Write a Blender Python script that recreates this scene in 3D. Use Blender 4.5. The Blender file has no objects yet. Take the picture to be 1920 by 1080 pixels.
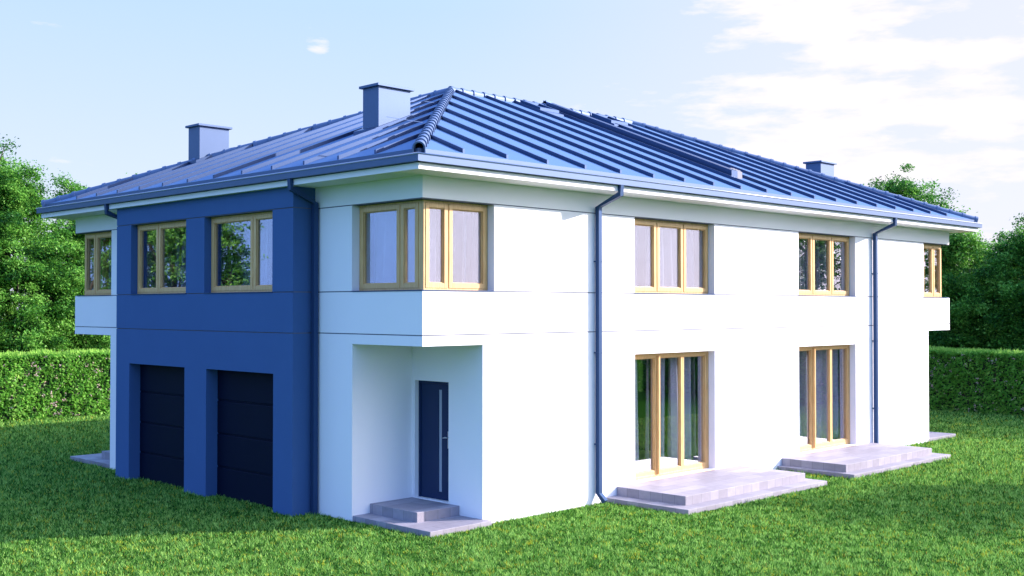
import bpy, math, random
import numpy as np
from mathutils import Vector, Matrix
random.seed(7); rng = np.random.default_rng(11)
sc = bpy.context.scene
COL = sc.collection
R = math.radians

# ------------------------------------------------------------------ dimensions (metres)
XR, W = 18.34, 11.91                 # length of the garden side, depth of the house
XN, YN = 1.26, 1.73                  # recessed entrances at the corners
XW, YW = 1.513, 1.746                # corner windows
ZN, ZG1, ZG2, ZT, ZS = 2.811, 2.976, 3.66, 5.06, 5.41
BX, BY0, BY1 = -0.44, 2.76, 9.02     # blue garage bay
T = 0.35
GROUND = -0.045

# ------------------------------------------------------------------ materials
def new_mat(name):
    m = bpy.data.materials.new(name); m.use_nodes = True
    nt = m.node_tree; b = nt.nodes['Principled BSDF']
    return m, nt, b
def N(nt, t, **kw):
    n = nt.nodes.new(t)
    for k, v in kw.items(): setattr(n, k, v)
    return n
def link(nt, a, b): nt.links.new(a, b)
def simple(name, col, rough=.6, metal=0., var=.06, scale=3., bump=0., bscale=60., spec=None, coat=0.):
    m, nt, b = new_mat(name)
    tc = N(nt, 'ShaderNodeTexCoord'); nz = N(nt, 'ShaderNodeTexNoise')
    nz.inputs['Scale'].default_value = scale; nz.inputs['Detail'].default_value = 5
    link(nt, tc.outputs['Object'], nz.inputs['Vector'])
    mix = N(nt, 'ShaderNodeMix', data_type='RGBA')
    link(nt, nz.outputs['Fac'], mix.inputs['Factor'])
    mix.inputs['A'].default_value = (*[c * (1 - var) for c in col], 1)
    mix.inputs['B'].default_value = (*[min(1, c * (1 + var)) for c in col], 1)
    link(nt, mix.outputs['Result'], b.inputs['Base Color'])
    b.inputs['Roughness'].default_value = rough; b.inputs['Metallic'].default_value = metal
    if spec is not None: b.inputs['Specular IOR Level'].default_value = spec
    b.inputs['Coat Weight'].default_value = coat
    if bump:
        n2 = N(nt, 'ShaderNodeTexNoise'); n2.inputs['Scale'].default_value = bscale; n2.inputs['Detail'].default_value = 4
        link(nt, tc.outputs['Object'], n2.inputs['Vector'])
        bp = N(nt, 'ShaderNodeBump'); bp.inputs['Strength'].default_value = bump; bp.inputs['Distance'].default_value = .01
        link(nt, n2.outputs['Fac'], bp.inputs['Height']); link(nt, bp.outputs['Normal'], b.inputs['Normal'])
    return m

M = {}
M['white'] = simple('white_render', (.82, .80, .82), .9, var=.015, scale=1.2, bump=.25, bscale=120, spec=.2)
M['blue'] = simple('blue_render', (.050, .112, .262), .85, var=.05, scale=1.5, bump=.25, bscale=120, spec=.2)
M['metal'] = simple('coated_blue_metal', (.09, .132, .225), .48, metal=.35, var=.05, scale=2., spec=.15)
M['roof'] = simple('coated_blue_roof_sheet', (.092, .165, .300), .6, metal=0., var=.06, scale=.8, spec=.02)
M['seam'] = simple('coated_blue_roof_seam', (.05, .08, .16), .36, metal=.8, var=.05, scale=1.5, spec=.2)  # same coating as the sheets, darkened to carry the seams' shaded sides
M['ridge'] = simple('coated_ridge_tile', (.10, .15, .26), .5, metal=.2, var=.08, scale=3., spec=.2)
M['lip'] = simple('gutter_bead_highlight', (.32, .36, .48), .3, var=.04)  # lighter than the gutter metal: the bead's highlight is put into its colour
M['pipe'] = simple('coated_dark_blue_pipe', (.03, .065, .15), .45, metal=.4, var=.05, spec=.2)
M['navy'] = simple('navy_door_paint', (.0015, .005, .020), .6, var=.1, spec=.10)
M['doornavy'] = simple('navy_entrance_door_paint', (.006, .022, .075), .45, var=.06, spec=.25)
M['joint'] = simple('grey_render_joint', (.10, .11, .15), .9)
M['steel'] = simple('brushed_steel', (.6, .62, .65), .3, metal=1.)
M['grey'] = simple('grey_plastic', (.13, .14, .18), .6)
M['curtain'] = simple('grey_curtain_cloth', (.30, .31, .39), .9, var=.12, scale=6.)
M['drape'] = simple('pale_grey_drape_cloth', (.50, .51, .62), .9, var=.15, scale=6.)
M['interior'] = simple('shade_toned_interior_plaster', (.09, .09, .11), .9)  # plaster darkened: the dimness of the rooms is put into the colour
M['floor'] = simple('pale_interior_floor', (.75, .73, .76), .5)
M['bark'] = simple('bark', (.07, .05, .035), .95, var=.4, scale=9, bump=.6, bscale=14)

def wood():
    m, nt, b = new_mat('pale_pine')
    tc = N(nt, 'ShaderNodeTexCoord'); mp = N(nt, 'ShaderNodeMapping'); mp.inputs['Scale'].default_value = (22, 22, 1.6)
    nz = N(nt, 'ShaderNodeTexNoise'); nz.inputs['Scale'].default_value = 2.; nz.inputs['Detail'].default_value = 6
    cr = N(nt, 'ShaderNodeValToRGB')
    cr.color_ramp.elements[0].position = .3; cr.color_ramp.elements[0].color = (.56, .31, .11, 1)
    cr.color_ramp.elements[1].position = .75; cr.color_ramp.elements[1].color = (.74, .48, .21, 1)
    link(nt, tc.outputs['Object'], mp.inputs['Vector']); link(nt, mp.outputs['Vector'], nz.inputs['Vector'])
    link(nt, nz.outputs['Fac'], cr.inputs['Fac']); link(nt, cr.outputs['Color'], b.inputs['Base Color'])
    b.inputs['Roughness'].default_value = .45
    return m
M['wood'] = wood()

def glass():
    m, nt, b = new_mat('mirror_tinted_glass')
    nt.nodes.remove(b); out = nt.nodes['Material Output']
    tr = N(nt, 'ShaderNodeBsdfTransparent'); tr.inputs['Color'].default_value = (.93, .95, .97, 1)
    gl = N(nt, 'ShaderNodeBsdfGlossy'); gl.inputs['Roughness'].default_value = .0; gl.inputs['Color'].default_value = (.93, .93, 1., 1)
    tc = N(nt, 'ShaderNodeTexCoord'); nz = N(nt, 'ShaderNodeTexNoise'); nz.inputs['Scale'].default_value = .9
    bp = N(nt, 'ShaderNodeBump'); bp.inputs['Strength'].default_value = .03; bp.inputs['Distance'].default_value = .02
    link(nt, tc.outputs['Object'], nz.inputs['Vector']); link(nt, nz.outputs['Fac'], bp.inputs['Height']); link(nt, bp.outputs['Normal'], gl.inputs['Normal'])
    fr = N(nt, 'ShaderNodeLayerWeight'); fr.inputs['Blend'].default_value = .45
    mr = N(nt, 'ShaderNodeMapRange'); mr.inputs['To Min'].default_value = .045; mr.inputs['To Max'].default_value = .40
    link(nt, fr.outputs['Fresnel'], mr.inputs['Value'])
    mx = N(nt, 'ShaderNodeMixShader'); link(nt, mr.outputs['Result'], mx.inputs['Fac'])
    link(nt, tr.outputs['BSDF'], mx.inputs[1]); link(nt, gl.outputs['BSDF'], mx.inputs[2]); link(nt, mx.outputs['Shader'], out.inputs['Surface'])
    return m
M['glass'] = glass()
M['frosted'] = simple('frosted_glass', (.30, .34, .42), .35, var=.03)

def paver():
    m, nt, b = new_mat('grey_concrete_pavers')
    geo = N(nt, 'ShaderNodeNewGeometry'); tc = N(nt, 'ShaderNodeTexCoord')
    sn = N(nt, 'ShaderNodeSeparateXYZ'); sp = N(nt, 'ShaderNodeSeparateXYZ')
    link(nt, geo.outputs['Normal'], sn.inputs[0]); link(nt, tc.outputs['Object'], sp.inputs[0])
    def absgt(o):
        a = N(nt, 'ShaderNodeMath', operation='ABSOLUTE'); link(nt, o, a.inputs[0])
        g = N(nt, 'ShaderNodeMath', operation='GREATER_THAN'); g.inputs[1].default_value = .5; link(nt, a.outputs[0], g.inputs[0]); return g.outputs[0]
    top, fr = absgt(sn.outputs['Z']), absgt(sn.outputs['Y'])
    vt = N(nt, 'ShaderNodeCombineXYZ'); link(nt, sp.outputs['X'], vt.inputs[0]); link(nt, sp.outputs['Y'], vt.inputs[1])
    vf = N(nt, 'ShaderNodeCombineXYZ'); link(nt, sp.outputs['X'], vf.inputs[0]); link(nt, sp.outputs['Z'], vf.inputs[1])
    vs = N(nt, 'ShaderNodeCombineXYZ'); link(nt, sp.outputs['Y'], vs.inputs[0]); link(nt, sp.outputs['Z'], vs.inputs[1])
    m1 = N(nt, 'ShaderNodeMix', data_type='VECTOR'); link(nt, fr, m1.inputs['Factor']); link(nt, vs.outputs[0], m1.inputs['A']); link(nt, vf.outputs[0], m1.inputs['B'])
    def brick(vec, bw, rh, off):
        k = N(nt, 'ShaderNodeTexBrick'); k.offset = off; k.inputs['Scale'].default_value = 1
        k.inputs['Brick Width'].default_value = bw; k.inputs['Row Height'].default_value = rh
        k.inputs['Mortar Size'].default_value = .004; k.inputs['Mortar Smooth'].default_value = .3
        k.inputs['Color1'].default_value = (.225, .205, .24, 1); k.inputs['Color2'].default_value = (.325, .30, .345, 1)
        k.inputs['Mortar'].default_value = (.13, .12, .15, 1); link(nt, vec, k.inputs['Vector']); return k
    kt = brick(vt.outputs[0], .6, .3, .5); ks = brick(m1.outputs['Result'], .26, .31, 0.)
    mc = N(nt, 'ShaderNodeMix', data_type='RGBA'); link(nt, top, mc.inputs['Factor']); link(nt, ks.outputs['Color'], mc.inputs['A']); link(nt, kt.outputs['Color'], mc.inputs['B'])
    nz = N(nt, 'ShaderNodeTexNoise'); nz.inputs['Scale'].default_value = 9; nz.inputs['Detail'].default_value = 6; link(nt, tc.outputs['Object'], nz.inputs['Vector'])
    mr = N(nt, 'ShaderNodeMapRange'); mr.inputs['To Min'].default_value = .8; mr.inputs['To Max'].default_value = 1.15; link(nt, nz.outputs['Fac'], mr.inputs['Value'])
    mm = N(nt, 'ShaderNodeMix', data_type='RGBA', blend_type='MULTIPLY'); mm.inputs['Factor'].default_value = 1
    link(nt, mc.outputs['Result'], mm.inputs['A']); link(nt, mr.outputs['Result'], mm.inputs['B']); link(nt, mm.outputs['Result'], b.inputs['Base Color'])
    b.inputs['Roughness'].default_value = .6
    return m
M['paver'] = paver()

def leafmat(name, cols, transl=.35, rough=.45):
    """colour varies leaf by leaf through the 'tint' value stored on every leaf"""
    m, nt, b = new_mat(name); out = nt.nodes['Material Output']
    at = N(nt, 'ShaderNodeAttribute', attribute_name='tint')
    cr = N(nt, 'ShaderNodeValToRGB')
    els = cr.color_ramp.elements
    els[0].position = cols[0][0]; els[0].color = (*cols[0][1], 1); els[1].position = cols[-1][0]; els[1].color = (*cols[-1][1], 1)
    for p, c in cols[1:-1]:
        e = els.new(p); e.color = (*c, 1)
    link(nt, at.outputs['Fac'], cr.inputs['Fac']); link(nt, cr.outputs['Color'], b.inputs['Base Color'])
    b.inputs['Roughness'].default_value = rough; b.inputs['Specular IOR Level'].default_value = .1
    tl = N(nt, 'ShaderNodeBsdfTranslucent'); link(nt, cr.outputs['Color'], tl.inputs['Color'])
    mx = N(nt, 'ShaderNodeMixShader'); mx.inputs['Fac'].default_value = transl
    link(nt, b.outputs['BSDF'], mx.inputs[1]); link(nt, tl.outputs['BSDF'], mx.inputs[2]); link(nt, mx.outputs['Shader'], out.inputs['Surface'])
    return m
M['leaf'] = leafmat('tree_leaves', [(0, (.018, .085, .018)), (.5, (.09, .28, .032)), (1, (.27, .54, .10))], .36, .38)
M['hedge'] = leafmat('hedge_leaves', [(0, (.08, .22, .02)), (.5, (.13, .37, .04)), (.93, (.38, .62, .12)), (.95, (.50, .34, .26)), (1, (.60, .48, .44))], .42)
M['blade'] = leafmat('grass_blades', [(0, (.006, .035, .008)), (.42, (.092, .265, .032)), (.84, (.36, .60, .14)), (.86, (.38, .46, .04)), (.95, (.46, .46, .04)), (1, (.28, .17, .05))], .3, .8)  # whitish end of the green range paints in blade highlights

def ground_mat():
    m, nt, b = new_mat('lawn_soil')
    tc = N(nt, 'ShaderNodeTexCoord'); nz = N(nt, 'ShaderNodeTexNoise'); nz.inputs['Scale'].default_value = 14; nz.inputs['Detail'].default_value = 8
    cr = N(nt, 'ShaderNodeValToRGB'); cr.color_ramp.elements[0].position = .3; cr.color_ramp.elements[0].color = (.010, .05, .005, 1)
    cr.color_ramp.elements[1].position = .75; cr.color_ramp.elements[1].color = (.04, .13, .010, 1)
    link(nt, tc.outputs['Object'], nz.inputs['Vector']); link(nt, nz.outputs['Fac'], cr.inputs['Fac']); link(nt, cr.outputs['Color'], b.inputs['Base Color'])
    b.inputs['Roughness'].default_value = 1.; b.inputs['Specular IOR Level'].default_value = 0.
    return m
M['ground'] = ground_mat()

# ------------------------------------------------------------------ mesh helpers
class MB:
    def __init__(s): s.v = []; s.f = []; s.mi = {}
    def box(s, a, b):
        x0, x1 = sorted((a[0], b[0])); y0, y1 = sorted((a[1], b[1])); z0, z1 = sorted((a[2], b[2]))
        s.hexa([(x0, y0, z0), (x1, y0, z0), (x1, y1, z0), (x0, y1, z0), (x0, y0, z1), (x1, y0, z1), (x1, y1, z1), (x0, y1, z1)])
    def hexa(s, p):
        n = len(s.v); s.v += [tuple(q) for q in p]
        s.f += [(n, n+3, n+2, n+1), (n+4, n+5, n+6, n+7), (n, n+1, n+5, n+4), (n+1, n+2, n+6, n+5), (n+2, n+3, n+7, n+6), (n+3, n, n+4, n+7)]
    def poly(s, p): n = len(s.v); s.v += [tuple(q) for q in p]; s.f.append(tuple(range(n, n+len(p))))
    def tube(s, pts, rad, seg=8, square=False):
        """tapered tube along a polyline"""
        pts = [Vector(p) for p in pts]; rad = rad if isinstance(rad, (list, tuple)) else [rad]*len(pts)
        if square: seg = 4
        n0 = len(s.v); prev = None
        for i, p in enumerate(pts):
            d = (pts[min(i+1, len(pts)-1)] - pts[max(i-1, 0)]).normalized()
            if prev is None:
                ref = Vector((1, 0, 0)) if abs(d.x) < .9 else Vector((0, 1, 0))
                u = (ref - d*ref.dot(d)).normalized()
            else: u = (prev - d*prev.dot(d)).normalized()
            prev = u; w = d.cross(u)
            for k in range(seg):
                a = 2*math.pi*(k+.5)/seg; rr = rad[i]*(math.sqrt(2) if square else 1)
                s.v.append(tuple(p + u*math.cos(a)*rr + w*math.sin(a)*rr))
        for i in range(len(pts)-1):
            for k in range(seg):
                a = n0+i*seg+k; b = n0+i*seg+(k+1) % seg
                s.f.append((a, b, b+seg, a+seg))
        s.f.append(tuple(range(n0+seg-1, n0-1, -1))); e = n0+(len(pts)-1)*seg; s.f.append(tuple(range(e, e+seg)))
    def build(s, name, mat, parent=None, bevel=0, smooth=False):
        me = bpy.data.meshes.new(name); me.from_pydata(s.v, [], s.f); me.update(); me.materials.append(mat)
        if smooth:
            for p in me.polygons: p.use_smooth = True
        o = bpy.data.objects.new(name, me); COL.objects.link(o)
        if s.mi:
            me.materials.append(M['joint'])
            for a, k in s.mi.items():
                for i in range(a, a+k): me.polygons[i].material_index = 1
        if parent is not None: o.parent = parent
        if bevel:
            md = o.modifiers.new('bevel', 'BEVEL'); md.width = bevel; md.segments = 2; md.limit_method = 'ANGLE'
        return o
def tag(o, label=None, cat=None, group=None, kind=None):
    if label: o['label'] = label
    if cat: o['category'] = cat
    if group: o['group'] = group
    if kind: o['kind'] = kind
    return o
def empty(name, loc=(0, 0, 0)):
    o = bpy.data.objects.new(name, None); COL.objects.link(o); o.location = loc; return o

def fast_mesh(name, verts, nper, mat, tint, parent=None):
    """many separate small polygons of nper corners each; verts is (n*nper, 3)"""
    nf = len(verts)//nper
    me = bpy.data.meshes.new(name)
    me.vertices.add(len(verts)); me.vertices.foreach_set('co', verts.astype(np.float32).ravel())
    me.loops.add(len(verts)); me.loops.foreach_set('vertex_index', np.arange(len(verts), dtype=np.int32))
    me.polygons.add(nf); me.polygons.foreach_set('loop_start', np.arange(0, nf*nper, nper, dtype=np.int32))
    at = me.attributes.new('tint', 'FLOAT', 'FACE'); at.data.foreach_set('value', tint.astype(np.float32))
    me.update(calc_edges=True); me.materials.append(mat)
    o = bpy.data.objects.new(name, me); COL.objects.link(o)
    if parent is not None: o.parent = parent
    return o

# ------------------------------------------------------------------ the house
house = tag(empty('duplex_house'), 'two storey white duplex with a blue garage bay and blue seamed metal hip roof', 'house')

# face maps: (u along the wall, d depth inwards, z)
fF = lambda u, d, z: (u, d, z)               # garden side, y = 0
fL = lambda u, d, z: (d, u, z)               # garage side, x = 0
fB = lambda u, d, z: (u, W-d, z)
fR = lambda u, d, z: (XR-d, u, z)
fBay = lambda u, d, z: (BX+d, u, z)
fBayR = lambda u, d, z: (XR-BX-d, u, z)
GR = [ZG1, ZG2, ZT]; G = .0085
def wall_face(mb, fm, u0, u1, openings, depth=T, z0=-.15, z1=5.43, grooves=GR):
    us = {u0, u1}; zs = {z0, z1}
    for g in grooves: zs |= {g-G, g+G}
    for (a, b, c, d) in openings:
        us |= {max(a, u0), min(b, u1)}; zs |= {max(c, z0), min(d, z1)}
    us = sorted(us); zs = sorted(zs)
    for i in range(len(us)-1):
        for j in range(len(zs)-1):
            uc, zc = (us[i]+us[i+1])/2, (zs[j]+zs[j+1])/2
            if us[i+1]-us[i] < 1e-5 or zs[j+1]-zs[j] < 1e-5: continue
            if any(a < uc < b and c < zc < d for a, b, c, d in openings): continue
            gz = any(abs(zc-g) < G for g in grooves)
            if gz: mb.mi[len(mb.f)] = 6
            mb.box(fm(us[i], .014 if gz else 0, zs[j]), fm(us[i+1], depth, zs[j+1]))
ZW0 = ZG2+G
W1 = (5.099, 7.615); W2 = (10.775, 13.283); DZ = (.215, 2.548)
nA = (-9, XN, -9, ZN); nB = (XR-XN, 99, -9, ZN)
cA = (-9, XW, ZW0, ZT-G); cB = (XR-XW, 99, ZW0, ZT-G)
front_open = [(*W1, ZW0, ZT-G), (*W2, ZW0, ZT-G), (*W1, *DZ), (*W2, *DZ), nA, nB, cA, cB]
mb = MB()
wall_face(mb, fF, 0, XR, front_open)
wall_face(mb, fB, 0, XR, front_open[4:])
sideo = [(-9, YN, -9, ZN), (W-YN, 99, -9, ZN), (-9, YW, ZW0, ZT-G), (W-YW, 99, ZW0, ZT-G), (BY0+.02, BY1-.02, .2, 5.3)]
wall_face(mb, fL, T, W-T, sideo); wall_face(mb, fR, T, W-T, sideo)
DOORY = (.808, 1.655, .212, 2.178)
for mx in (0, 1):
    for my in (0, 1):
        def q(x, y, z): return (XR-x if mx else x, W-y if my else y, z)
        mb.box(q(T, YN, -.15), q(XN, YN+.3, ZN+.02))
        for (a, b, c, d) in ((T, DOORY[0], -.15, ZN+.02), (DOORY[1], YN+.3, -.15, ZN+.02), (DOORY[0], DOORY[1], -.15, DOORY[2]), (DOORY[0], DOORY[1], DOORY[3], ZN+.02)):
            mb.box(q(XN, a, c), q(XN+.3, b, d))
        mb.box(q(T, T, ZN), q(XN+.3, YN+.3, 3.02))
mb.build('wall', M['white'], house)

# blue garage bay (both ends of the house)
ZGT = 2.285
A_, B_ = (6.2444, 8.4105), (3.3704, 5.5852); gA_, gB_ = (6.2788, 8.4542), (3.3325, 5.5021)
bayo = [(*A_, ZW0, ZT-G), (*B_, ZW0, ZT-G), (*gA_, -9, ZGT), (*gB_, -9, ZGT)]
for fm, s in ((fBay, 1), (fBayR, -1)):
    mb = MB(); wall_face(mb, fm, BY0, BY1, bayo, depth=.30)
    xx = (BX+.30, 0.) if s == 1 else (XR, XR-BX-.30)
    wall_face(mb, lambda u, d, z: (u, BY0+d, z), xx[0], xx[1], [], depth=.24)
    wall_face(mb, lambda u, d, z: (u, BY1-d, z), xx[0], xx[1], [], depth=.24)
    o = mb.build('garage_bay', M['blue'], house)
    if s == 1: tag(o, 'blue rendered bay around the two garage doors')

# insides: floors, ceilings and dividing walls seen through the glass
mb = MB()
mb.box((.36, YN+.31, .05), (XR-.36, W-YN-.31, .2)); mb.box((XN+.31, .36, .05), (XR-XN-.31, YN+.30, .2))
mb.box((.37, .37, 2.96), (XR-.37, W-.37, 3.12))
mb.build('floor_slab', M['floor'], house)
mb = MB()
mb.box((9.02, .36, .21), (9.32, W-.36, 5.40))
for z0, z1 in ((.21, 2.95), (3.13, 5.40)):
    mb.box((.36, 4.6, z0), (9.0, 4.75, z1)); mb.box((9.34, 4.6, z0), (XR-.36, 4.75, z1))  # partitions added to stop light passing and keep the rooms dark
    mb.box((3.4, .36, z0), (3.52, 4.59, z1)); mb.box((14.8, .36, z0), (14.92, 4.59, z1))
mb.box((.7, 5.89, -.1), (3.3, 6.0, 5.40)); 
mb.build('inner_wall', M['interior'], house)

# ---- windows
def bars(mb, fm, u0, u1, z0, z1, w, d0, d1, wb=None):
    wb = wb or w
    mb.box(fm(u0, d0, z0), fm(u0+w, d1, z1)); mb.box(fm(u1-w, d0, z0), fm(u1, d1, z1))
    mb.box(fm(u0+w, d0+.001, z1-w), fm(u1-w, d1, z1)); mb.box(fm(u0+w, d0+.001, z0), fm(u1-w, d1, z0+wb))
def sash(fm, u0, u1, z0, z1, d, parent, w=.075, glassd=.03, wb=None):
    mb = MB(); bars(mb, fm, u0, u1, z0, z1, w, d-.012, d+.055, wb); 
    bars(mb, fm, u0+w+.0005, u1-w-.0005, z0+(wb or w)+.0005, z1-w-.0005, .014, d+.010, d+.05)
    mb.build('sash', M['wood'], parent, bevel=.004)
    g = MB(); g.box(fm(u0+w, d+glassd, z0+(wb or w)), fm(u1-w, d+glassd+.006, z1-w)); g.build('pane', M['glass'], parent)
def window(fm, u0, u1, z0, z1, cuts, d=.15, label=None, fw=.05, corner=None):
    """outer frame with one sash and pane per field; corner=(fm2, v0, v1, cuts2) adds the other leg of a corner window"""
    mb = MB(); legs = [(fm, u0, u1, cuts)] + ([corner] if corner else [])
    fr = []
    for (f, a, b, c) in legs:
        mb.box(f(a, d, z1-fw), f(b, d+.085, z1)); mb.box(f(a, d, z0), f(b, d+.085, z0+fw))
        fr.append((f, a, b, c))
    for (f, a, b, c) in legs:
        e = [a] + list(c) + [b]
        for k, u in enumerate(e):
            if k == 0 and corner and a <= d+.01: continue
            if k == len(e)-1 and corner and (b >= XR-d-.01 or (f is fL and b >= W-d-.01)): continue
            if k == 0: mb.box(f(u, d+.001, z0+fw), f(u+fw, d+.084, z1-fw))
            elif k == len(e)-1: mb.box(f(u-fw, d+.001, z0+fw), f(u, d+.084, z1-fw))
            else: mb.box(f(u-.022, d+.001, z0+fw), f(u+.022, d+.084, z1-fw))
    return mb, legs, d, fw, z0, z1
def finish(w_, label, post=None, sill=True):
    mb, legs, d, fw, z0, z1 = w_
    if post: mb.box(*post)
    o = mb.build('window', M['wood'], house, bevel=.003)
    if label: tag(o, label)
    for (f, a, b, c) in legs:
        e = [a] + list(c) + [b]
        for k in range(len(e)-1):
            p = e[k] + (fw-.015 if k == 0 else .012); q_ = e[k+1] - (fw-.015 if k == len(e)-2 else .012)
            sash(f, p, q_, z0+fw-.015, z1-fw+.015, d, o)
    if sill:
        s = MB()
        for i, (f, a, b, c) in enumerate(legs):
            s.box(f(a if a > .4 else a-(.12 if i else .163), -.012, z0-.013-.0005*i), f(b, d+.02, z0+.002-.0005*i))
        s.build('sill', M['pipe'], o)
    return o
d = .15
thirds = lambda a, b: [a+(b-a)/3, a+2*(b-a)/3]
finish(window(fF, *W1, ZW0, ZT-G, thirds(*W1)), 'pale wooden upper window over the nearer patio door')
finish(window(fF, *W2, ZW0, ZT-G, thirds(*W2)), 'pale wooden upper window over the farther patio door')
finish(window(fBay, *B_, ZW0, ZT-G, [B_[0]+.80], d=.14), 'wooden window above the nearer garage door')
finish(window(fBay, *A_, ZW0, ZT-G, [A_[0]+1.30], d=.14), 'wooden window above the farther garage door')
PW = .085
o = finish(window(fF, d, XW, ZW0, ZT-G, [.655], corner=(fL, d+.085, YW, [.70])), 'pale wooden window wrapping the near corner', post=((d-.002, d-.002, ZW0+.001), (d+.11, d+.11, ZT-G-.001)))
o = finish(window(fF, XR-XW, XR-d, ZW0, ZT-G, [XR-.655], corner=(fR, d+.085, YW, [.70])), 'wooden window wrapping the far right corner', post=((XR-d+.002, d-.002, ZW0+.001), (XR-d-.11, d+.11, ZT-G-.001)))
o = finish(window(fL, W-YW, W-d, ZW0, ZT-G, [W-.70], corner=(fB, d+.085, XW, [.655])), 'wooden window wrapping the far left corner', post=((d-.002, W-d+.002, ZW0+.001), (d+.11, W-d-.11, ZT-G-.001)))

# ---- patio doors
def patio(u0, u1, label):
    z0, z1 = DZ; f = fF
    mb = MB(); bars(mb, f, u0, u1, z0, z1, .055, d, d+.16, .05)
    o = tag(mb.build('patio_door', M['wood'], house, bevel=.004), label)
    L = u1-u0; c1 = u0+.335*L; c2 = u0+.66*L
    # fixed outer leaf on the left in front, two leaves behind it
    sash(f, u0+.05, c1, z0+.045, z1-.045, d+.02, o, w=.05, wb=.08)
    mb = MB(); mb.box(f(c1+.002, d-.045, z0+.05), f(c1+.05, d+.07, z1-.055)); mb.build('jamb', M['wood'], o, bevel=.004)
    sash(f, c1+.052, c2, z0+.045, z1-.045, d+.02, o, w=.05, wb=.08)
    sash(f, c2+.001, u1-.056, z0+.045, z1-.045, d+.02, o, w=.05, wb=.08)
    s = MB(); s.box(f(u0, -.005, z0-.02), f(u1, d-.01, z0-.005)); s.build('threshold', M['wood'], o)
patio(*W1, 'wooden sliding patio door on the nearer terrace')
patio(*W2, 'wooden sliding patio door on the farther terrace')

# ---- garage doors
def garage(fm, y0, y1, label=None):
    zs = [-.12, .50, 1.10, 1.71, ZGT+.02]
    mb = MB(); D = .235
    for i in range(4):
        a, b = zs[i], zs[i+1]
        mb.box(fm(y0-.02, D, a+.013), fm(y1+.02, D+.05, b-.013))
        mb.box(fm(y0-.02, D+.012, b-.013), fm(y1+.02, D+.05, b+.013))
    o = mb.build('garage_door', M['navy'], house, bevel=.012)
    if label: tag(o, label)
garage(fBay, *gB_, 'navy four panel sectional garage door, the nearer one'); garage(fBay, *gA_, 'navy four panel sectional garage door, the farther one')
garage(fBayR, *gB_); garage(fBayR, *gA_)

# ---- entrance doors in the corner recesses
def entrance(mx, my, label=None):
    def q(x, y, z): return (XR-x if mx else x, W-y if my else y, z)
    y0, y1, z0, z1 = DOORY; x = XN+.10
    mb = MB()
    for a, b, c, e in ((y0, y0+.045, z0, z1), (y1-.045, y1, z0, z1), (y0+.045, y1-.045, z1-.045, z1)):
        mb.box(q(x-.02, a, c), q(x+.09, b, e))
    o = mb.build('entrance_door', M['doornavy'], house, bevel=.004)
    if label: tag(o, label)
    g0, g1, gz0, gz1 = 1.085, 1.165, .345, 2.035
    l = MB()
    for a, b, c, e in ((y0+.05, g0, z0+.005, z1-.05), (g1, y1-.05, z0+.005, z1-.05), (g0, g1, z0+.005, gz0), (g0, g1, gz1, z1-.05)):
        l.box(q(x, a, c), q(x+.05, b, e))
    l.build('leaf', M['doornavy'], o)
    g = MB(); g.box(q(x+.012, g0, gz0), q(x+.03, g1, gz1)); g.build('glass_strip', M['frosted'], o)
    h = MB(); h.box(q(x-.012, .885, 1.08), q(x-.001, .925, 1.36))
    h.tube([q(x-.012, .905, 1.26), q(x-.06, .905, 1.26), q(x-.065, .93, 1.262), q(x-.06, .995, 1.25)], [.011, .011, .012, .008], 8)
    h.build('handle', M['steel'], o)
entrance(0, 0, 'navy entrance door with a tall glass strip in the near corner recess')
entrance(0, 1); entrance(1, 0); entrance(1, 1)

# ---- roof
ER, ZE, SL = .50, 5.71, .398
HW = W/2; ZA = ZE+SL*(HW+ER)
mb = MB(); mb.box((-.544, -.544, ZS), (XR+.544, W+.544, 5.502)); mb.build('soffit', M['white'], house)
roof = MB()
c = [(-ER, -ER, ZE), (XR+ER, -ER, ZE), (XR+ER, W+ER, ZE), (-ER, W+ER, ZE)]; a1, a2 = (HW, HW, ZA), (XR-HW, HW, ZA)
roof.poly([c[0], c[1], a2, a1]); roof.poly([c[1], c[2], a2]); roof.poly([c[2], c[3], a1, a2]); roof.poly([c[3], c[0], a1])
roof.poly([c[3], c[2], c[1], c[0]])
planes = {  # slope maps (u along eave, v distance from wall inwards, h above sheet)
 'F': lambda u, v, h: (u, v, ZE+SL*(v+ER)+h), 'B': lambda u, v, h: (u, W-v, ZE+SL*(v+ER)+h),
 'L': lambda u, v, h: (v, u, ZE+SL*(v+ER)+h), 'R': lambda u, v, h: (XR-v, u, ZE+SL*(v+ER)+h)}
def sbox(mb, pm, u0, u1, v0, v1, h0, h1):
    mb.hexa([pm(u0, v0, h0), pm(u1, v0, h0), pm(u1, v1, h0), pm(u0, v1, h0), pm(u0, v0, h1), pm(u1, v0, h1), pm(u1, v1, h1), pm(u0, v1, h1)])
seams = []
for key, L, u, st in (('F', XR, .46, .934), ('B', XR, .46, .934), ('L', W, .62, .938), ('R', W, .62, .938)):
    mb = MB()
    while u < L-.2:
        v1 = min(u, L-u, HW)
        if key == 'L' and False: pass
        seams.append((key, u, v1))
        u += st
nsheet = len(roof.f)
for key, u, v1 in seams: sbox(roof, planes[key], u-.022, u+.022, -.42, v1-.04, -.01, .066)
nseam = len(roof.f)
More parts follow.
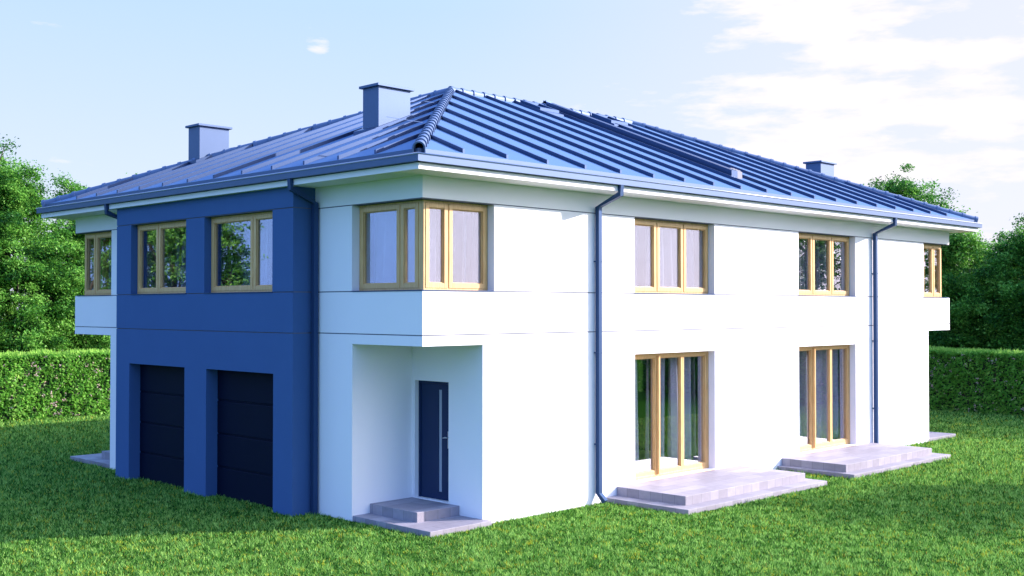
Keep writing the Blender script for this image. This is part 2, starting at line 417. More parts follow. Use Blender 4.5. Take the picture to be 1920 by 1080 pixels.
# faint sheet joints
for (u, v) in ((1.0, 1.6), (2.9, 2.6), (4.75, 1.0), (3.8, 3.9), (6.6, 2.2), (7.5, 4.2), (12.2, 1.8), (14.0, 2.6)):
    sbox(roof, planes['F'], u-.40, u+.40, v, v+.008, -.004, .003)
roof = roof.build('roof', M['roof'], house)
roof.data.materials.append(M['seam']); roof.data.materials.append(M['pipe'])
roof.data.polygons.foreach_set('material_index', [0 if i < nsheet else (1 if i < nseam else 2) for i in range(len(roof.data.polygons))])

def caps(p, q_, r=.10, step=.35):
    """row of overlapping half round ridge tiles from p (low) to q"""
    p, q_ = Vector(p), Vector(q_); dvec = q_-p; L = dvec.length; n = round(L/step); st = L/n; dvec.normalize()
    side = dvec.cross(Vector((0, 0, 1))).normalized(); up = side.cross(dvec).normalized()
    mb = MB(); seg = 12
    for i in range(n):
        b0 = p + dvec*(i*st-.03); b1 = p + dvec*((i+1)*st+.03)
        rings = []
        for (b, ro) in ((b0, r*1.2), (b0+dvec*.07, r*1.2), (b0+dvec*.074, r*1.02), (b1, r*.9)):
            ring = []
            for rr in (ro, ro-.022):
                pr = [(-rr, -.075)] + [(-rr*math.cos(math.pi*k/seg), rr*math.sin(math.pi*k/seg)) for k in range(seg+1)] + [(rr, -.075)]
                if rr != ro: pr = pr[::-1]
                ring += pr
            n0 = len(mb.v); mb.v += [tuple(b + side*x + up*y) for x, y in ring]; rings.append(n0)
        k = 2*(seg+3)
        for a_, b_ in zip(rings, rings[1:]):
            for j in range(k): mb.f.append((a_+j, a_+(j+1) % k, b_+(j+1) % k, b_+j))
        for e, rv in ((rings[0], 0), (rings[-1], 1)):
            h = seg+3
            for j in range(h-1):
                f = (e+j, e+k-1-j, e+k-2-j, e+j+1); mb.f.append(f if not rv else f[::-1])
    return mb
up = Vector((0, 0, .015)); A1, A2 = Vector(a1)+up, Vector(a2)+up
for p, q_ in ((c[0], A1), (c[3], A1), (c[1], A2), (c[2], A2), (A1, A2)):
    p = Vector(p)+ (up if p is not A1 else Vector())
    caps(p, q_, r=.079, step=.345).build('ridge_tiles', M['ridge'], roof)
# party wall strip and its vent
mb = MB(); sbox(mb, planes['F'], 9.04, 9.26, .55, HW+.05, -.01, .17); sbox(mb, planes['B'], 9.04, 9.26, .55, HW+.05, -.01, .168)
mb.build('party_wall_strip', M['seam'], roof)
mb = MB(); sbox(mb, planes['F'], 9.36, 9.54, .62, .88, -.01, .15)
for k in range(3): sbox(mb, planes['F'], 9.365, 9.535, .66+.07*k, .69+.07*k, .14, .165)
mb.build('roof_vent', M['grey'], roof)
for u in (7.98, 10.55):
    mb = MB()
    for (a_, b_, e, f) in ((u, u+.07, 5.25, 6.0-.1), (u+.58, u+.65, 5.25, 5.9), (u+.07, u+.58, 5.25, 5.32), (u+.07, u+.58, 5.83, 5.9)):
        sbox(mb, planes['F'], a_, b_, e-.15, f-.15, -.01, .12)
    o = mb.build('roof_window', M['pipe'], roof)
    g = MB(); sbox(g, planes['F'], u+.07, u+.58, 5.17, 5.68, .06, .07); g.build('pane', M['pipe'], o)
    g = MB(); sbox(g, planes['F'], u-.03, u+.68, 4.98, 5.098, .0, .055); g.build('apron', M['pipe'], o)
# chimneys
def chimney(x0, x1, y0, y1, zt, key, label):
    mb = MB(); mb.box((x0, y0, 5.9), (x1, y1, zt)); o = tag(mb.build('chimney', M['metal'], house, bevel=.006), label)
    mb = MB(); mb.box((x0-.055, y0-.055, zt+.001), (x1+.055, y1+.055, zt+.05)); mb.build('chimney_cap', M['metal'], o, bevel=.006)
    mb = MB(); pm = planes[key]
    if key == 'L': sbox(mb, pm, y0-.10, y1+.10, x0-.14, x1+.10, -.01, .075)
    else: sbox(mb, pm, y0-.10, y1+.10, XR-x1-.14, XR-x0+.1, -.01, .075)
    mb.build('flashing', M['seam'], o)
chimney(1.95, 2.72, 3.52, 3.99, 7.51, 'L', 'blue metal chimney nearest the front hip of the roof')
chimney(1.86, 2.61, 9.78, 10.265, 7.46, 'L', 'blue metal chimney near the far left end of the roof')
chimney(16.44, 17.15, 2.684, 3.14, 7.32, 'R', 'blue metal chimney rising behind the right hip')

# gutters
def gutter(fm, L, label=None):
    mb = MB(); e0, e1, eo = -.512, -.600, -.622
    a, b = -.62, L+.62
    mb.box(fm(a+.115, -.505, 5.595), fm(b-.115, -.52, ZE+.004))                 # drip edge
    mb.box(fm(a+.02, -.547, 5.512), fm(b-.02, -.62, 5.526)); mb.box(fm(a, -.606, 5.514), fm(b, -.622, 5.606))
    mb.box(fm(a+.08, -.534, 5.513), fm(b-.08, -.548, 5.600))
    mb.box(fm(a-.004, -.606, 5.606), fm(b+.004, -.624, 5.612))
    bead = MB(); bead.tube([fm(a-.006, -.622, 5.622), fm(b+.006, -.622, 5.622)], .013, 10)
    return mb, bead
for fm, L, in ((fF, XR), (fL, W), (fB, XR), (fR, W)):
    g_, bead = gutter(fm, L); g_ = g_.build('gutter', M['metal'], house); bead.build('bead', M['lip'], g_, smooth=True)
# downpipes (square section)
def pipe(pts, label=None):
    mb = MB(); mb.tube(pts, .042, square=True); o = mb.build('downpipe', M['pipe'], house)
    if label: tag(o, label)
    return o
for x, zb, kick, lb in ((4.0, .16, True, 'dark blue downpipe left of the nearer patio door'), (14.115, .02, False, 'dark blue downpipe right of the farther patio door')):
    pts = [(x, -.575, 5.52), (x, -.575, 5.36), (x, -.075, 5.16), (x, -.075, zb)]
    if kick: pts += [(x+.02, -.20, .02)]
    o = pipe(pts, lb)
    for z in (4.2, 2.6, 1.0):
        mb = MB(); mb.box((x-.048, -.122, z), (x+.048, 0, z+.02)); mb.build('bracket', M['pipe'], o)
pipe([(-.575, 2.64, 5.52), (-.575, 2.64, 5.36), (-.075, 2.66, 5.14), (-.075, 2.66, -.08)], 'dark blue downpipe in the corner beside the blue bay')
pipe([(-.575, 9.2, 5.52), (-.575, 9.2, 5.34), (-.075, 9.11, 5.14), (-.075, 9.11, -.08)], 'dark blue downpipe on the far side of the blue bay')

# ------------------------------------------------------------------ steps and terraces
def steps(name, label, cat, low, up_, group):
    o = tag(empty(name, (low[0], low[1], GROUND)), label, cat, group)
    loc = Vector(o.location)
    for nm, (x0, y0, x1, y1), z0, z1 in (('lower_step', low, -.2, .045), ('upper_step', up_, -.19, .2)):
        mb = MB(); mb.box(Vector((x0, y0, z0))-loc, Vector((x1, y1, z1))-loc); mb.build(nm, M['paver'], o, bevel=.006)
    return o
g1 = 'paved steps at the corner entrances'; g2 = 'paved terraces below the patio doors'
steps('entrance_steps', 'small two tier paver steps leading to the navy door in the near corner recess', 'steps', (.015, -.165, 1.305, YN-.001), (.36, .54, XN-.001, YN-.003), g1)
steps('entrance_steps', 'paver steps at the far left corner, past the blue garage bay', 'steps', (.04, W-YN+.001, 1.305, W+.30), (.40, W-YN+.003, XN-.001, W-.50), g1)
steps('entrance_steps', 'low paver steps at the far right corner, beyond the end of the white wall', 'steps', (XR-1.305, -.0, XR+.33, YN-.001), (XR-XN+.001, .54, XR-.36, YN-.003), g1)
steps('terrace', 'long two tier paver terrace before the nearer patio door, beside the kicked downpipe', 'terrace', (4.25, -1.80, 8.77, -.002), (4.57, -1.51, 8.45, -.004), g2)
steps('terrace', 'long two tier paver terrace before the farther patio door', 'terrace', (9.885, -1.77, 14.365, -.002), (10.05, -1.50, 13.98, -.004), g2)

# ------------------------------------------------------------------ curtains behind the glass
def curtain(fm, u0, u1, z0, z1, dd, label, amp=.10, wl=.25, drapes=True, seed=0):
    rr = random.Random(seed); mb = MB(); n = int((u1-u0)/.018); rows = 10
    ph = [rr.uniform(0, 6.28) for _ in range(4)]
    base = 0
    for i in range(n+1):
        u = u0+(u1-u0)*i/n
        for j in range(rows+1):
            t = j/rows
            a = amp*(1.15-.55*t)
            off = a*math.sin(2*math.pi*u/wl+ph[0]+.8*math.sin(u*3.1+ph[1])) + .4*a*math.sin(2*math.pi*u/(wl*2.7)+ph[2]+.6*t)
            mb.v.append(fm(u+.02*math.sin(ph[3]+t*2+u*9), dd+off, z0+(z1-z0)*t))
    cuts = []; u = rr.uniform(.05, .2)
    while u < u1-u0:                      # drapes hang from one header band with gaps between them
        w_ = rr.uniform(.10, .30); cuts.append((u, u+rr.uniform(.05, .16))); u += w_+.12
    for i in range(n):
        uu = (u1-u0)*i/n; gap = drapes and any(a_ < uu < b_ for a_, b_ in cuts)
        for j in range(rows):
            if gap and j < rows-1: continue
            a = i*(rows+1)+j; mb.f.append((a, a+rows+1, a+rows+2, a+1))
    o = mb.build('curtain', M['drape'] if z0 < 1 else M['curtain'], None, smooth=True)
    sm = o.modifiers.new('thick', 'SOLIDIFY'); sm.thickness = .003
    return tag(o, label, 'curtain', 'grey curtains hanging behind the windows')
curtain(fF, W1[0]-.1, W1[1]+.1, .26, 2.75, .45, 'long grey curtain behind the nearer patio door', seed=1)
curtain(fF, W2[0]-.1, W2[1]+.1, .26, 2.75, .45, 'long grey curtain behind the farther patio door', seed=2)
curtain(fF, W1[0]-.1, W1[1]+.1, 3.3, 5.2, .60, 'grey curtain behind the upper window over the nearer patio door', seed=3)
curtain(fF, W2[0]-.1, W2[1]+.1, 3.3, 5.2, .60, 'grey curtain behind the upper window over the farther patio door', seed=4)
curtain(fF, .55, XW+.3, 3.3, 5.2, .55, 'grey curtain behind the right leg of the near corner window', seed=5)
curtain(fL, .70, YW+.3, 3.3, 5.2, .55, 'grey curtain behind the left leg of the near corner window', seed=6)
curtain(fBay, B_[0]-.1, B_[1]+.1, 3.3, 5.2, .95, 'grey curtain behind the window above the nearer garage door', seed=7)
curtain(fBay, A_[0]-.1, A_[1]+.1, 3.3, 5.2, .95, 'grey curtain behind the window above the farther garage door', seed=8)
curtain(fF, XR-XW-.3, XR-.6, 3.3, 5.2, .55, 'grey curtain behind the window at the far right corner', seed=9)
curtain(fL, W-YW-.2, W-.6, 3.3, 5.2, .55, 'grey curtain behind the window at the far left corner', seed=10)

# ------------------------------------------------------------------ ground and lawn
mb = MB(); mb.poly([(-250, -250, GROUND), (250, -250, GROUND), (250, 250, GROUND), (-250, 250, GROUND)])
tag(mb.build('ground', M['ground']), kind='structure')

CX, CY, CZ, YAW, PITCH, F = -11.3032, -13.1414, 3.4, .78237, .01712, 2146.06

def smooth_noise(x, y, scale, seed):
    """cheap value noise on arrays"""
    r = np.random.default_rng(seed); g = r.random((64, 64))
    xs, ys = x*scale, y*scale; xi, yi = np.floor(xs).astype(int), np.floor(ys).astype(int)
    fx, fy = xs-xi, ys-yi; fx = fx*fx*(3-2*fx); fy = fy*fy*(3-2*fy)
    a = g[xi % 64, yi % 64]; b = g[(xi+1) % 64, yi % 64]; c_ = g[xi % 64, (yi+1) % 64]; d_ = g[(xi+1) % 64, (yi+1) % 64]
    return (a*(1-fx)+b*fx)*(1-fy)+(c_*(1-fx)+d_*fx)*fy

def lawn(n):
    # denser near the front of the plot, thinner towards the hedges
    ang = YAW + rng.uniform(-.62, .62, n); t = rng.random(n); r0, r1 = 10., 44.
    rad = r0*(r1/r0)**t
    x = CX+rad*np.cos(ang); y = CY+rad*np.sin(ang)
    keep = ~((x > -.02) & (x < XR+.02) & (y > -.02) & (y < W+.02)) & ~((x > BX-.01) & (x < 0) & (y > BY0-.01) & (y < BY1+.01) & ~((x < BX+.235) & (((y > gA_[0]) & (y < gA_[1])) | ((y > gB_[0]) & (y < gB_[1])))))
    for a, b, c_, d_ in ((.015, -.165, 1.305, 1.7), (4.25, -1.8, 8.77, 0), (9.885, -1.77, 14.365, 0), (.04, 10.2, 1.3, 12.21), (17.0, 0, 18.67, 1.7)):
        keep &= ~((x > a) & (x < c_) & (y > b) & (y < d_))
    keep &= (x < 25.9) & (y < 21.9)
    x, y, rad = x[keep], y[keep], rad[keep]; n = len(x)
    cl = smooth_noise(x, y, 5.3, 1)*.32+smooth_noise(x, y, 16., 2)*.68
    cl = np.clip((cl-.22)*1.8, 0, 1); h = (.024+.034*cl)*rng.uniform(.6, 1.35, n)*np.clip(rad/20, 1, 1.4)
    w = .0056*np.clip(rad/13, .9, 3.2)*rng.uniform(.7, 1.3, n)
    a = rng.uniform(0, 2*np.pi, n); lean = rng.uniform(.15, 1.0, n)*h; la = rng.uniform(0, 2*np.pi, n)+.0
    P = np.zeros((n, 3, 3)); z = np.full(n, GROUND-.002)
    P[:, 0] = np.stack([x-np.cos(a)*w, y-np.sin(a)*w, z], 1); P[:, 1] = np.stack([x+np.cos(a)*w, y+np.sin(a)*w, z], 1)
    P[:, 2] = np.stack([x+np.cos(la)*lean, y+np.sin(la)*lean, z+h], 1)
    pat = smooth_noise(x, y, 4.6, 5)*.5+smooth_noise(x, y, 14., 6)*.5
    tint = np.clip(.40+.42*(cl-.5)+rng.normal(0, .27, n), 0, .84)
    yel = rng.random(n) < np.clip((pat-.62)*1.8, .012, .5); tint[yel] = rng.uniform(.86, .97, yel.sum())
    br = rng.random(n) < np.clip((smooth_noise(x, y, 8.3, 9)-.80)*1.5, .004, .4); tint[br] = rng.uniform(.93, 1., br.sum())
    return fast_mesh('lawn', P.reshape(-1, 3), 3, M['blade'], tint)
tag(lawn(1350000), 'short green mown grass with yellowish patches around the house', 'grass', kind='stuff')

# ------------------------------------------------------------------ foliage
def leaf_quads(cen, size, upbias=.5, r=None, bias=(0, 0, 0)):
    """diamond leaves at centres with random attitude"""
    r = r or rng; n = len(cen)
    nrm = r.normal(0, 1, (n, 3)); nrm[:, 2] = np.abs(nrm[:, 2])+upbias; nrm = nrm+np.array(bias); nrm /= np.linalg.norm(nrm, axis=1)[:, None]
    t = r.normal(0, 1, (n, 3)); t -= nrm*(t*nrm).sum(1)[:, None]; t /= np.linalg.norm(t, axis=1)[:, None]
    b = np.cross(nrm, t); s = (size*r.uniform(.6, 1.3, n))[:, None]
    P = np.stack([cen-t*s, cen+b*s*.5-t*s*.1+nrm*s*.12, cen+t*s, cen-b*s*.5-t*s*.1+nrm*s*.12], 1)
    return P.reshape(-1, 3)

def tree_data(lobes, H, seed, clump=.34, leaf=.068, density=58., per=105):
    """lobes: (x, y, z, rx, rz); returns leaf vertices, tints and branch polylines"""
    r = np.random.default_rng(seed); C_ = []; L_ = []
    for (lx, ly, lz, rx, rz) in lobes:
        n = int(density*rx*rx*(rz/rx)**.6)
        v = r.normal(0, 1, (n, 3)); v /= np.linalg.norm(v, axis=1)[:, None]
        rr = r.random(n)**.42
        nz = 1+.28*np.sin(v[:, 0]*5+seed)*np.sin(v[:, 1]*4+seed*2)+.2*np.sin(v[:, 2]*7+seed)
        c_ = np.stack([lx+v[:, 0]*rx*rr*nz, ly+v[:, 1]*rx*rr*nz, lz+v[:, 2]*rz*rr*nz], 1)
        C_.append(c_); L_.append(np.array([[lx, ly, lz]]*n))
    C_ = np.concatenate(C_); L_ = np.concatenate(L_); C_[:, 2] = np.maximum(C_[:, 2], .5)
    k = len(C_); per_ = r.integers(int(per*.6), int(per*1.4), k)
    idx = np.repeat(np.arange(k), per_); m = len(idx)
    rad = clump*r.uniform(.6, 1.35, k)
    off = r.normal(0, .5, (m, 3))*rad[idx][:, None]*np.array([1, 1, .62])
    cen = C_[idx]+off
    tint = np.clip(r.uniform(.05, .8, k)[idx]+r.normal(0, .2, m), 0, 1)
    return leaf_quads(cen, leaf, .35, r), tint, C_, L_

def tree(name, label, x, y, lobes, seed, trunk_r=.16, group=None, **kw):
    o = tag(empty(name, (x, y, GROUND)), label, 'tree', group)
    P, tint, C_, L_ = tree_data(lobes, 0, seed, **kw)
    fast_mesh('crown', P, 4, M['leaf'], tint, o)
    rr = random.Random(seed); mb = MB(); top = max(l[2] for l in lobes)
    mb.tube([(0, 0, -.1), (.05, .03, top*.3), (-.06, .08, top*.6), (.04, -.03, top)], [trunk_r*1.25, trunk_r, trunk_r*.7, trunk_r*.3], 8)
    for (lx, ly, lz, rx, rz) in lobes:
        z0 = min(lz*.55, top*.6); p0 = Vector((0, 0, z0)); p1 = Vector((lx, ly, lz)); md = (p0+p1)/2+Vector((rr.uniform(-.2, .2), rr.uniform(-.2, .2), .1))
        mb.tube([p0, md, p1], [trunk_r*.5, trunk_r*.35, trunk_r*.18], 6)
    n = min(len(C_), 90); sel = rr.sample(range(len(C_)), n)
    for i in sel:
        p0 = Vector(L_[i]); p1 = Vector(C_[i]); md = (p0+p1)/2+Vector((rr.uniform(-.1, .1), rr.uniform(-.1, .1), rr.uniform(-.05, .12)))
        mb.tube([p0, md, p1], [.035, .022, .010], 5)
    mb.build('trunk', M['bark'], o, smooth=True)
    return o
gt = 'broadleaf trees behind the garden hedges'
def lobe_set(H, Rx, seed, n=7, low=.9):
    r = random.Random(seed); L = [(0, 0, H-.95*Rx*.55, Rx*.5, Rx*.5)]
    for i in range(n):
        a = i*2.4+r.uniform(-.4, .4); t = (i+.5)/n; z = low+(H-low-.9)*(1-t)
        rr = Rx*(.45+.4*math.sin(math.pi*min(1, .25+t*.75)))
        L.append((math.cos(a)*rr*.75, math.sin(a)*rr*.75, z, Rx*r.uniform(.42, .6), Rx*r.uniform(.4, .55)))
    return L
# left side, behind the sunny hedge
tree('tree', 'tall bushy green tree behind the sunlit hedge at the left edge', 4.1, 26.2, [(-.35, 0, 7.75, 1.05, .95), (-1.3, 0, 7.6, 1.1, 1.0), (.5, .2, 6.9, 1.2, 1.1), (-.4, -.3, 6.6, 1.3, 1.2), (-1.5, 0, 6.1, 1.4, 1.3), (1.3, -.2, 5.2, 1.3, 1.1), (0, -.8, 4.6, 1.7, 1.4), (-1.6, -.6, 3.8, 1.6, 1.3), (1.5, -.5, 3.4, 1.5, 1.3), (0, -1.0, 2.4, 1.7, 1.1), (1.9, .1, 2.0, 1.2, 1.0), (-1.9, -.2, 2.0, 1.3, 1.0)], 21, group=gt, leaf=.05, per=190)
tree('tree', 'slimmer green tree with a pointed top just left of the roof end', 6.9, 26.8, [(-.35, 0, 7.25, .5, .8), (.1, .1, 6.0, 1.05, .8), (1.0, 0, 5.2, 1.3, 1.0), (-.6, -.4, 4.6, 1.2, 1.1), (.8, -.5, 3.6, 1.5, 1.2), (-.8, -.3, 2.9, 1.3, 1.1), (.5, -.8, 1.9, 1.5, 1.0), (1.9, 0, 3.9, 1.3, 1.4), (2.3, -.3, 2.0, 1.4, 1.1)], 22, group=gt, leaf=.05, per=190)
tree('tree', 'green tree whose twig tip pokes over the roof between chimney and left end', 10.6, 27.2, lobe_set(8.55, 2.5, 5), 23, group=gt, density=30.)
tree('tree', 'green tree beyond the left edge of the view, mirrored in the garage side windows', -1.2, 26.5, lobe_set(8.4, 2.7, 6), 24, group=gt, density=26., per=70)
tree('tree', 'wide green tree mirrored in the window over the farther garage door', -6.0, 26.0, lobe_set(8.8, 3.0, 7, 8), 25, group=gt, density=34., per=75)
tree('tree', 'dense green tree mirrored in the left pane over the nearer garage door', -10.4, 25.6, lobe_set(8.6, 2.9, 17, 9), 27, group=gt, density=40., per=80)
tree('tree', 'spreading green tree at the end of the left hedge, seen only in the window glass', -12.4, 25.0, lobe_set(7.0, 1.7, 8, 8), 26, group=gt, density=30., per=70)
# right side, behind the shaded hedge
tree('tree', 'tallest green tree behind the shaded hedge, rising over the right roof end', 30.2, 6.7, [(0, .3, 7.6, 1.2, 1.0), (.2, 1.6, 7.1, 1.2, .9), (.1, -.9, 6.6, 1.0, .85), (0, -1.7, 5.7, .85, .75), (0, -.3, 5.2, 1.7, 1.3), (-.3, -1.5, 4.0, 1.3, 1.5), (-.5, -1.2, 2.4, 1.2, 1.0), (-.4, .8, 3.4, 1.6, 1.5), (.3, 0, 1.9, 1.8, 1.0), (0, 2.6, 6.1, 1.3, 1.2)], 31, group=gt, leaf=.05, per=180)
tree('tree', 'dark green tree lower than its neighbour at the right edge of the view', 30.8, 2.6, [(0, .1, 5.6, .9, .8), (.2, -1.1, 5.2, 1.0, .9), (-.1, .9, 4.8, .9, .9), (.2, -.2, 4.0, 1.5, 1.1), (-.2, -1.6, 3.4, 1.3, 1.2), (0, .6, 2.6, 1.4, 1.2), (0, -.8, 1.8, 1.6, 1.0), (-.4, 1.5, 3.4, 1.3, 1.4), (.2, 1.9, 2.0, 1.4, 1.1)], 32, group=gt, leaf=.05, per=190, density=75.)
tree('tree', 'dark tree standing in the second row, glimpsed through the gaps behind the shaded hedge', 34.2, 4.6, lobe_set(6.6, 2.9, 14, 9), 37, group=gt, density=50., per=80)
tree('tree', 'bushy green tree beyond the right edge of the view', 30.4, -1.8, lobe_set(7.0, 2.4, 9), 33, group=gt, density=30., per=70)
tree('tree', 'green tree mirrored in the window over the farther patio door', 31.0, -7.2, lobe_set(8.2, 2.6, 10, 8), 34, group=gt, density=30., per=70)
tree('tree', 'green tree at the far end of the right hedge, mirrored as a pale green edge', 31.5, -11.6, lobe_set(6.8, 2.0, 11), 35, group=gt, density=30., per=70)
tree('tree', 'tree hidden behind the roof, between the two garden hedges', 30.5, 11.0, lobe_set(6.3, 2.4, 12), 36, group=gt, density=26., per=60)
# the small tree on the lawn that throws the shadow across the grass
tree('lawn_tree', 'small round tree on the lawn outside the view that shades the grass at the right', 14.2, -8.9, [(0, 0, 3.4, 1.3, .9), (.9, .5, 3.0, 1.5, .9), (-.6, -.8, 2.9, 1.4, .9), (.5, -.9, 2.6, 1.3, .8), (1.9, -.6, 2.6, 1.4, .9)], 40, trunk_r=.10, density=60., per=70)

# ---- clipped hedges
def hedge(name, label, x0, x1, y0, y1, H, seed, n):
    r = np.random.default_rng(seed); o = tag(empty(name, ((x0+x1)/2, (y0+y1)/2, GROUND)), label, 'hedge', 'clipped hedges around the garden')
    cx, cy = (x0+x1)/2, (y0+y1)/2; lx, ly = x1-x0, y1-y0
    # leaves on the two long faces and the top
    n1 = int(n*.36); cen = []
    long_x = lx > ly; Lg = max(lx, ly); Wd = min(lx, ly)
    for sgn, m in ((-1, n1), (1, n1//4)):
        u = r.uniform(-Lg/2, Lg/2, m); z = r.uniform(.0, H-.02, m)
        dep = Wd/2-np.abs(r.normal(0, .07, m))+.05*np.sin(u*3.1+z*2)+.04*np.sin(u*7.7-z*5)
        cen.append(np.stack([u, sgn*dep, z], 1))
    m = int(n*.36); u = r.uniform(-Lg/2, Lg/2, m); v = r.uniform(-Wd/2, Wd/2, m)
    cen.append(np.stack([u, v, H-np.abs(r.normal(0, .05, m))+.03*np.sin(u*4)], 1))
    cen = np.concatenate(cen)
    tint = np.clip(.42+.25*(smooth_noise(cen[:, 0]+50, cen[:, 2]*1.0+cen[:, 1]+50, 2.6, seed)-.5)+r.normal(0, .17, len(cen)), 0, .92)
    # small clusters of pinkish blossom
    k = int(Lg*17); cu = r.uniform(-Lg/2, Lg/2, k); cz = r.uniform(.1, H-.05, k)
    idx = np.repeat(np.arange(k), 5); f = np.stack([cu[idx]+r.normal(0, .03, len(idx)), -Wd/2-.0+r.normal(0, .03, len(idx)), cz[idx]+r.normal(0, .03, len(idx))], 1)
    P = [leaf_quads(cen, .056, .1, r, (0, -.9, 0)), leaf_quads(f, .034, .1, r, (0, -1., 0))]; tt = [tint, r.uniform(.95, 1., len(f))]
    # upright young shoots along the top, tinted brighter to hold the sunlit strip
    m = int(Lg*Wd*330); u = r.uniform(-Lg/2, Lg/2, m); v = r.uniform(-Wd/2, Wd/2, m); hh = r.uniform(.04, .17, m)*(.6+.8*smooth_noise(u+60, v+60, 3., seed+1))
    a = r.uniform(0, 6.28, m); w_ = .018; z = np.full(m, H-.02)
    tx, ty = r.normal(0, .03, m), r.normal(0, .03, m)
    S = np.stack([np.stack([u, v, z], 1), np.stack([u+np.cos(a)*w_+tx*.5, v+np.sin(a)*w_+ty*.5, z+hh*.6], 1), np.stack([u+tx, v+ty, z+hh], 1), np.stack([u-np.cos(a)*w_+tx*.5, v-np.sin(a)*w_+ty*.5, z+hh*.6], 1)], 1)
    P.append(S.reshape(-1, 3)); tt.append(r.uniform(.6, .92, m))
    P = np.concatenate(P); tt = np.concatenate(tt)
    if not long_x: P = P[:, [1, 0, 2]]
    fast_mesh('leaves', P, 4, M['hedge'], tt, o)
    core = MB(); i_ = .14
    core.box((-lx/2+i_, -ly/2+i_, .03), (lx/2-i_, ly/2-i_, H-.14)); core.build('twigs', M['twig'], o)
    return o
M['twig'] = simple('dark_twigs', (.022, .035, .014), .95, var=.5, scale=14, bump=.8, bscale=20)
hedge('hedge', 'sunlit clipped hedge with pinkish blossom tips behind the left end of the house', -15., 24.4, 21.9, 23.1, 1.98, 51, 180000)
hedge('hedge', 'shaded clipped hedge with bright top shoots across the lawn at the right', 25.8, 27.0, -16., 23., 1.98, 52, 180000)

# ------------------------------------------------------------------ sun and sky
SUN = Vector((.815, -.58, .42)).normalized()
el = math.asin(SUN.z)
ld = bpy.data.lights.new('sun', 'SUN'); ld.energy = 4.8; ld.angle = R(.55); ld.color = (1., .895, .875)
lo = bpy.data.objects.new('sun', ld); COL.objects.link(lo); lo.rotation_euler = SUN.to_track_quat('Z', 'Y').to_euler(); lo.location = (20, -15, 20)

w = bpy.data.worlds.new('World'); sc.world = w; w.use_nodes = True; nt = w.node_tree
bg = nt.nodes['Background']
sky = N(nt, 'ShaderNodeTexSky'); sky.sky_type = 'NISHITA'; sky.sun_disc = False
sky.sun_elevation = el; sky.sun_rotation = math.atan2(SUN.x, SUN.y)
sky.air_density = 1.3; sky.dust_density = .6; sky.ozone_density = 3.0; sky.altitude = 100
tc = N(nt, 'ShaderNodeTexCoord')
# clouds: thin drifting sheets towards the right, one small puff on the left
mp = N(nt, 'ShaderNodeMapping'); mp.inputs['Scale'].default_value = (2.2, 2.2, 9.); mp.inputs['Location'].default_value = (.3, .1, .0)
link(nt, tc.outputs['Generated'], mp.inputs['Vector'])
n1 = N(nt, 'ShaderNodeTexNoise'); n1.inputs['Scale'].default_value = 3.1; n1.inputs['Detail'].default_value = 9; n1.inputs['Roughness'].default_value = .58
link(nt, mp.outputs['Vector'], n1.inputs['Vector'])
def dirmask(v, c0, c1):
    d_ = N(nt, 'ShaderNodeVectorMath', operation='DOT_PRODUCT'); d_.inputs[1].default_value = v; link(nt, tc.outputs['Generated'], d_.inputs[0])
    m_ = N(nt, 'ShaderNodeMapRange', interpolation_type='SMOOTHSTEP'); m_.inputs['From Min'].default_value = c0; m_.inputs['From Max'].default_value = c1
    link(nt, d_.outputs['Value'], m_.inputs['Value']); return m_.outputs['Result']
def math_(op, a, b, clamp=False):
    m_ = N(nt, 'ShaderNodeMath', operation=op); m_.use_clamp = clamp
    for i, q_ in enumerate((a, b)):
        if isinstance(q_, (int, float)): m_.inputs[i].default_value = q_
        else: link(nt, q_, m_.inputs[i])
    return m_.outputs[0]
big = dirmask(Vector((.89, .40, .21)).normalized(), .945, .995)
wide = dirmask(Vector((.93, .1, .35)).normalized(), .35, .98)
puff = dirmask(Vector((.565, .793, .227)).normalized(), .99982, .99999)
th = math_('SUBTRACT', .715, math_('ADD', math_('MULTIPLY', big, .19), math_('ADD', math_('MULTIPLY', wide, .055), math_('MULTIPLY', puff, .18))))
cl = math_('MULTIPLY', math_('SUBTRACT', n1.outputs['Fac'], th), 9., True)
mx = N(nt, 'ShaderNodeMix', data_type='RGBA'); link(nt, cl, mx.inputs['Factor'])
mx.inputs['B'].default_value = (3.55, 3.35, 3.6, 1)
# pale veil near the horizon, stronger towards the sun side
sx = N(nt, 'ShaderNodeSeparateXYZ'); link(nt, tc.outputs['Generated'], sx.inputs[0])
ramp = N(nt, 'ShaderNodeValToRGB'); e_ = ramp.color_ramp.elements
e_[0].position = 0.; e_[0].color = (.29, .31, .37, 1); e_[1].position = 1.; e_[1].color = (.15, .36, .98, 1)
for p_, c_ in ((.06, (.268, .30, .365)), (.14, (.242, .285, .37)), (.25, (.20, .268, .39)), (.5, (.17, .33, .80))):
    q_ = e_.new(p_); q_.color = (*c_, 1)
link(nt, sx.outputs['Z'], ramp.inputs['Fac'])
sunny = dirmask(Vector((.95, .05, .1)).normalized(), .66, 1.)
anti = dirmask(Vector((-1, 0, .1)).normalized(), -.30, .45); glow = dirmask(Vector((.74, -.66, .08)).normalized(), .62, .97)  # glow: unseen sky brightened so the windows reflect it
lit = N(nt, 'ShaderNodeMix', data_type='RGBA'); link(nt, math_('MULTIPLY', sunny, 1.), lit.inputs['Factor']); link(nt, ramp.outputs['Color'], lit.inputs['A']); lit.inputs['B'].default_value = (.300, .300, .360, 1)
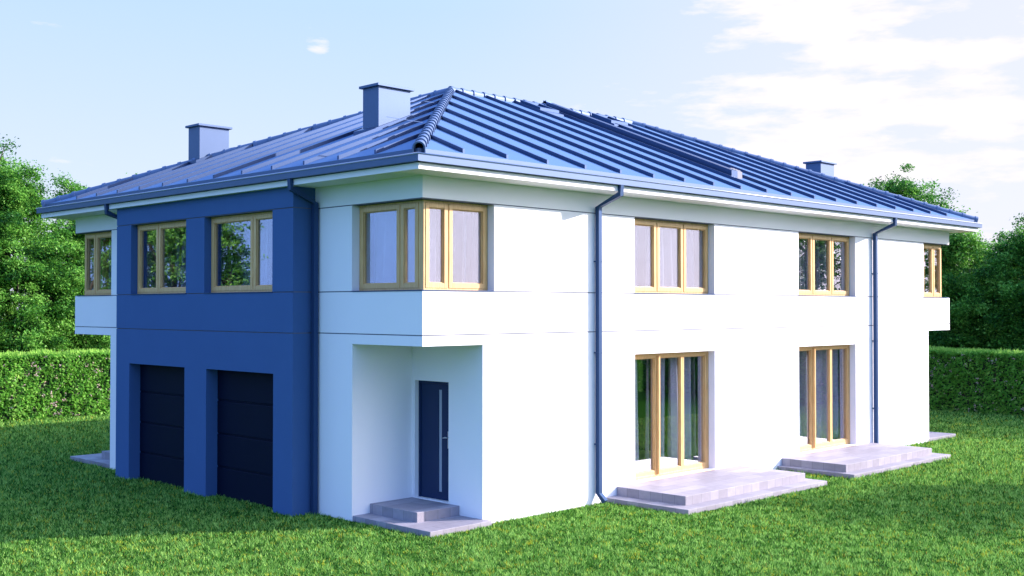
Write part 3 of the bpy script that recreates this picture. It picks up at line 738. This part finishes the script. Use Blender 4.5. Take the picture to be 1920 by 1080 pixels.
l2 = N(nt, 'ShaderNodeMix', data_type='RGBA'); link(nt, anti, l2.inputs['Factor']); link(nt, lit.outputs['Result'], l2.inputs['A']); l2.inputs['B'].default_value = (.165, .30, .66, 1)
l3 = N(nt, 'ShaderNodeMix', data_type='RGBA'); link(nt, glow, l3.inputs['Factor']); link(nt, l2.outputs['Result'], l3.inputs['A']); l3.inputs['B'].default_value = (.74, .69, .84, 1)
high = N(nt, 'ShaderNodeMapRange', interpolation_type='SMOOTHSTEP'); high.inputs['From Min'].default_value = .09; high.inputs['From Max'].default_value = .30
link(nt, sx.outputs['Z'], high.inputs['Value']); aur = math_('MULTIPLY', dirmask(SUN, .58, 1.0), high.outputs['Result'])  # aureole added above the horizon to fill the shade under the eaves
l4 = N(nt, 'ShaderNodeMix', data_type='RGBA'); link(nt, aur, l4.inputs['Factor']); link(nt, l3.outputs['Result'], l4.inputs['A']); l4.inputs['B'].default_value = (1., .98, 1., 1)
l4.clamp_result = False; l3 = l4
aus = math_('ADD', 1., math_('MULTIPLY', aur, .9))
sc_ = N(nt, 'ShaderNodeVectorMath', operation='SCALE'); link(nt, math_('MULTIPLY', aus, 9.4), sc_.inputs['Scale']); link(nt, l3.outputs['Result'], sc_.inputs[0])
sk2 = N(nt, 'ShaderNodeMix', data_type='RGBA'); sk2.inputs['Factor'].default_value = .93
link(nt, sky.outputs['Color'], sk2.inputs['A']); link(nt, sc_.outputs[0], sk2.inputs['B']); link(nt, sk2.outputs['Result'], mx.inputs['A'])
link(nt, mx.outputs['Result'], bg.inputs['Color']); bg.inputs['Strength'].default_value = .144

# ------------------------------------------------------------------ camera
cd = bpy.data.cameras.new('camera'); cam = bpy.data.objects.new('camera', cd); COL.objects.link(cam)
cam.location = (CX, CY, CZ); cam.rotation_euler = (math.pi/2+PITCH, 0, YAW-math.pi/2)
cd.sensor_width = 36; cd.lens = F/1920*36; cd.clip_start = .1; cd.clip_end = 1500
sc.camera = cam
sc.render.resolution_x, sc.render.resolution_y = 1024, 576
sc.view_settings.view_transform = 'Standard'; sc.view_settings.look = 'None'; sc.view_settings.gamma = 1; sc.view_settings.exposure = 1.1
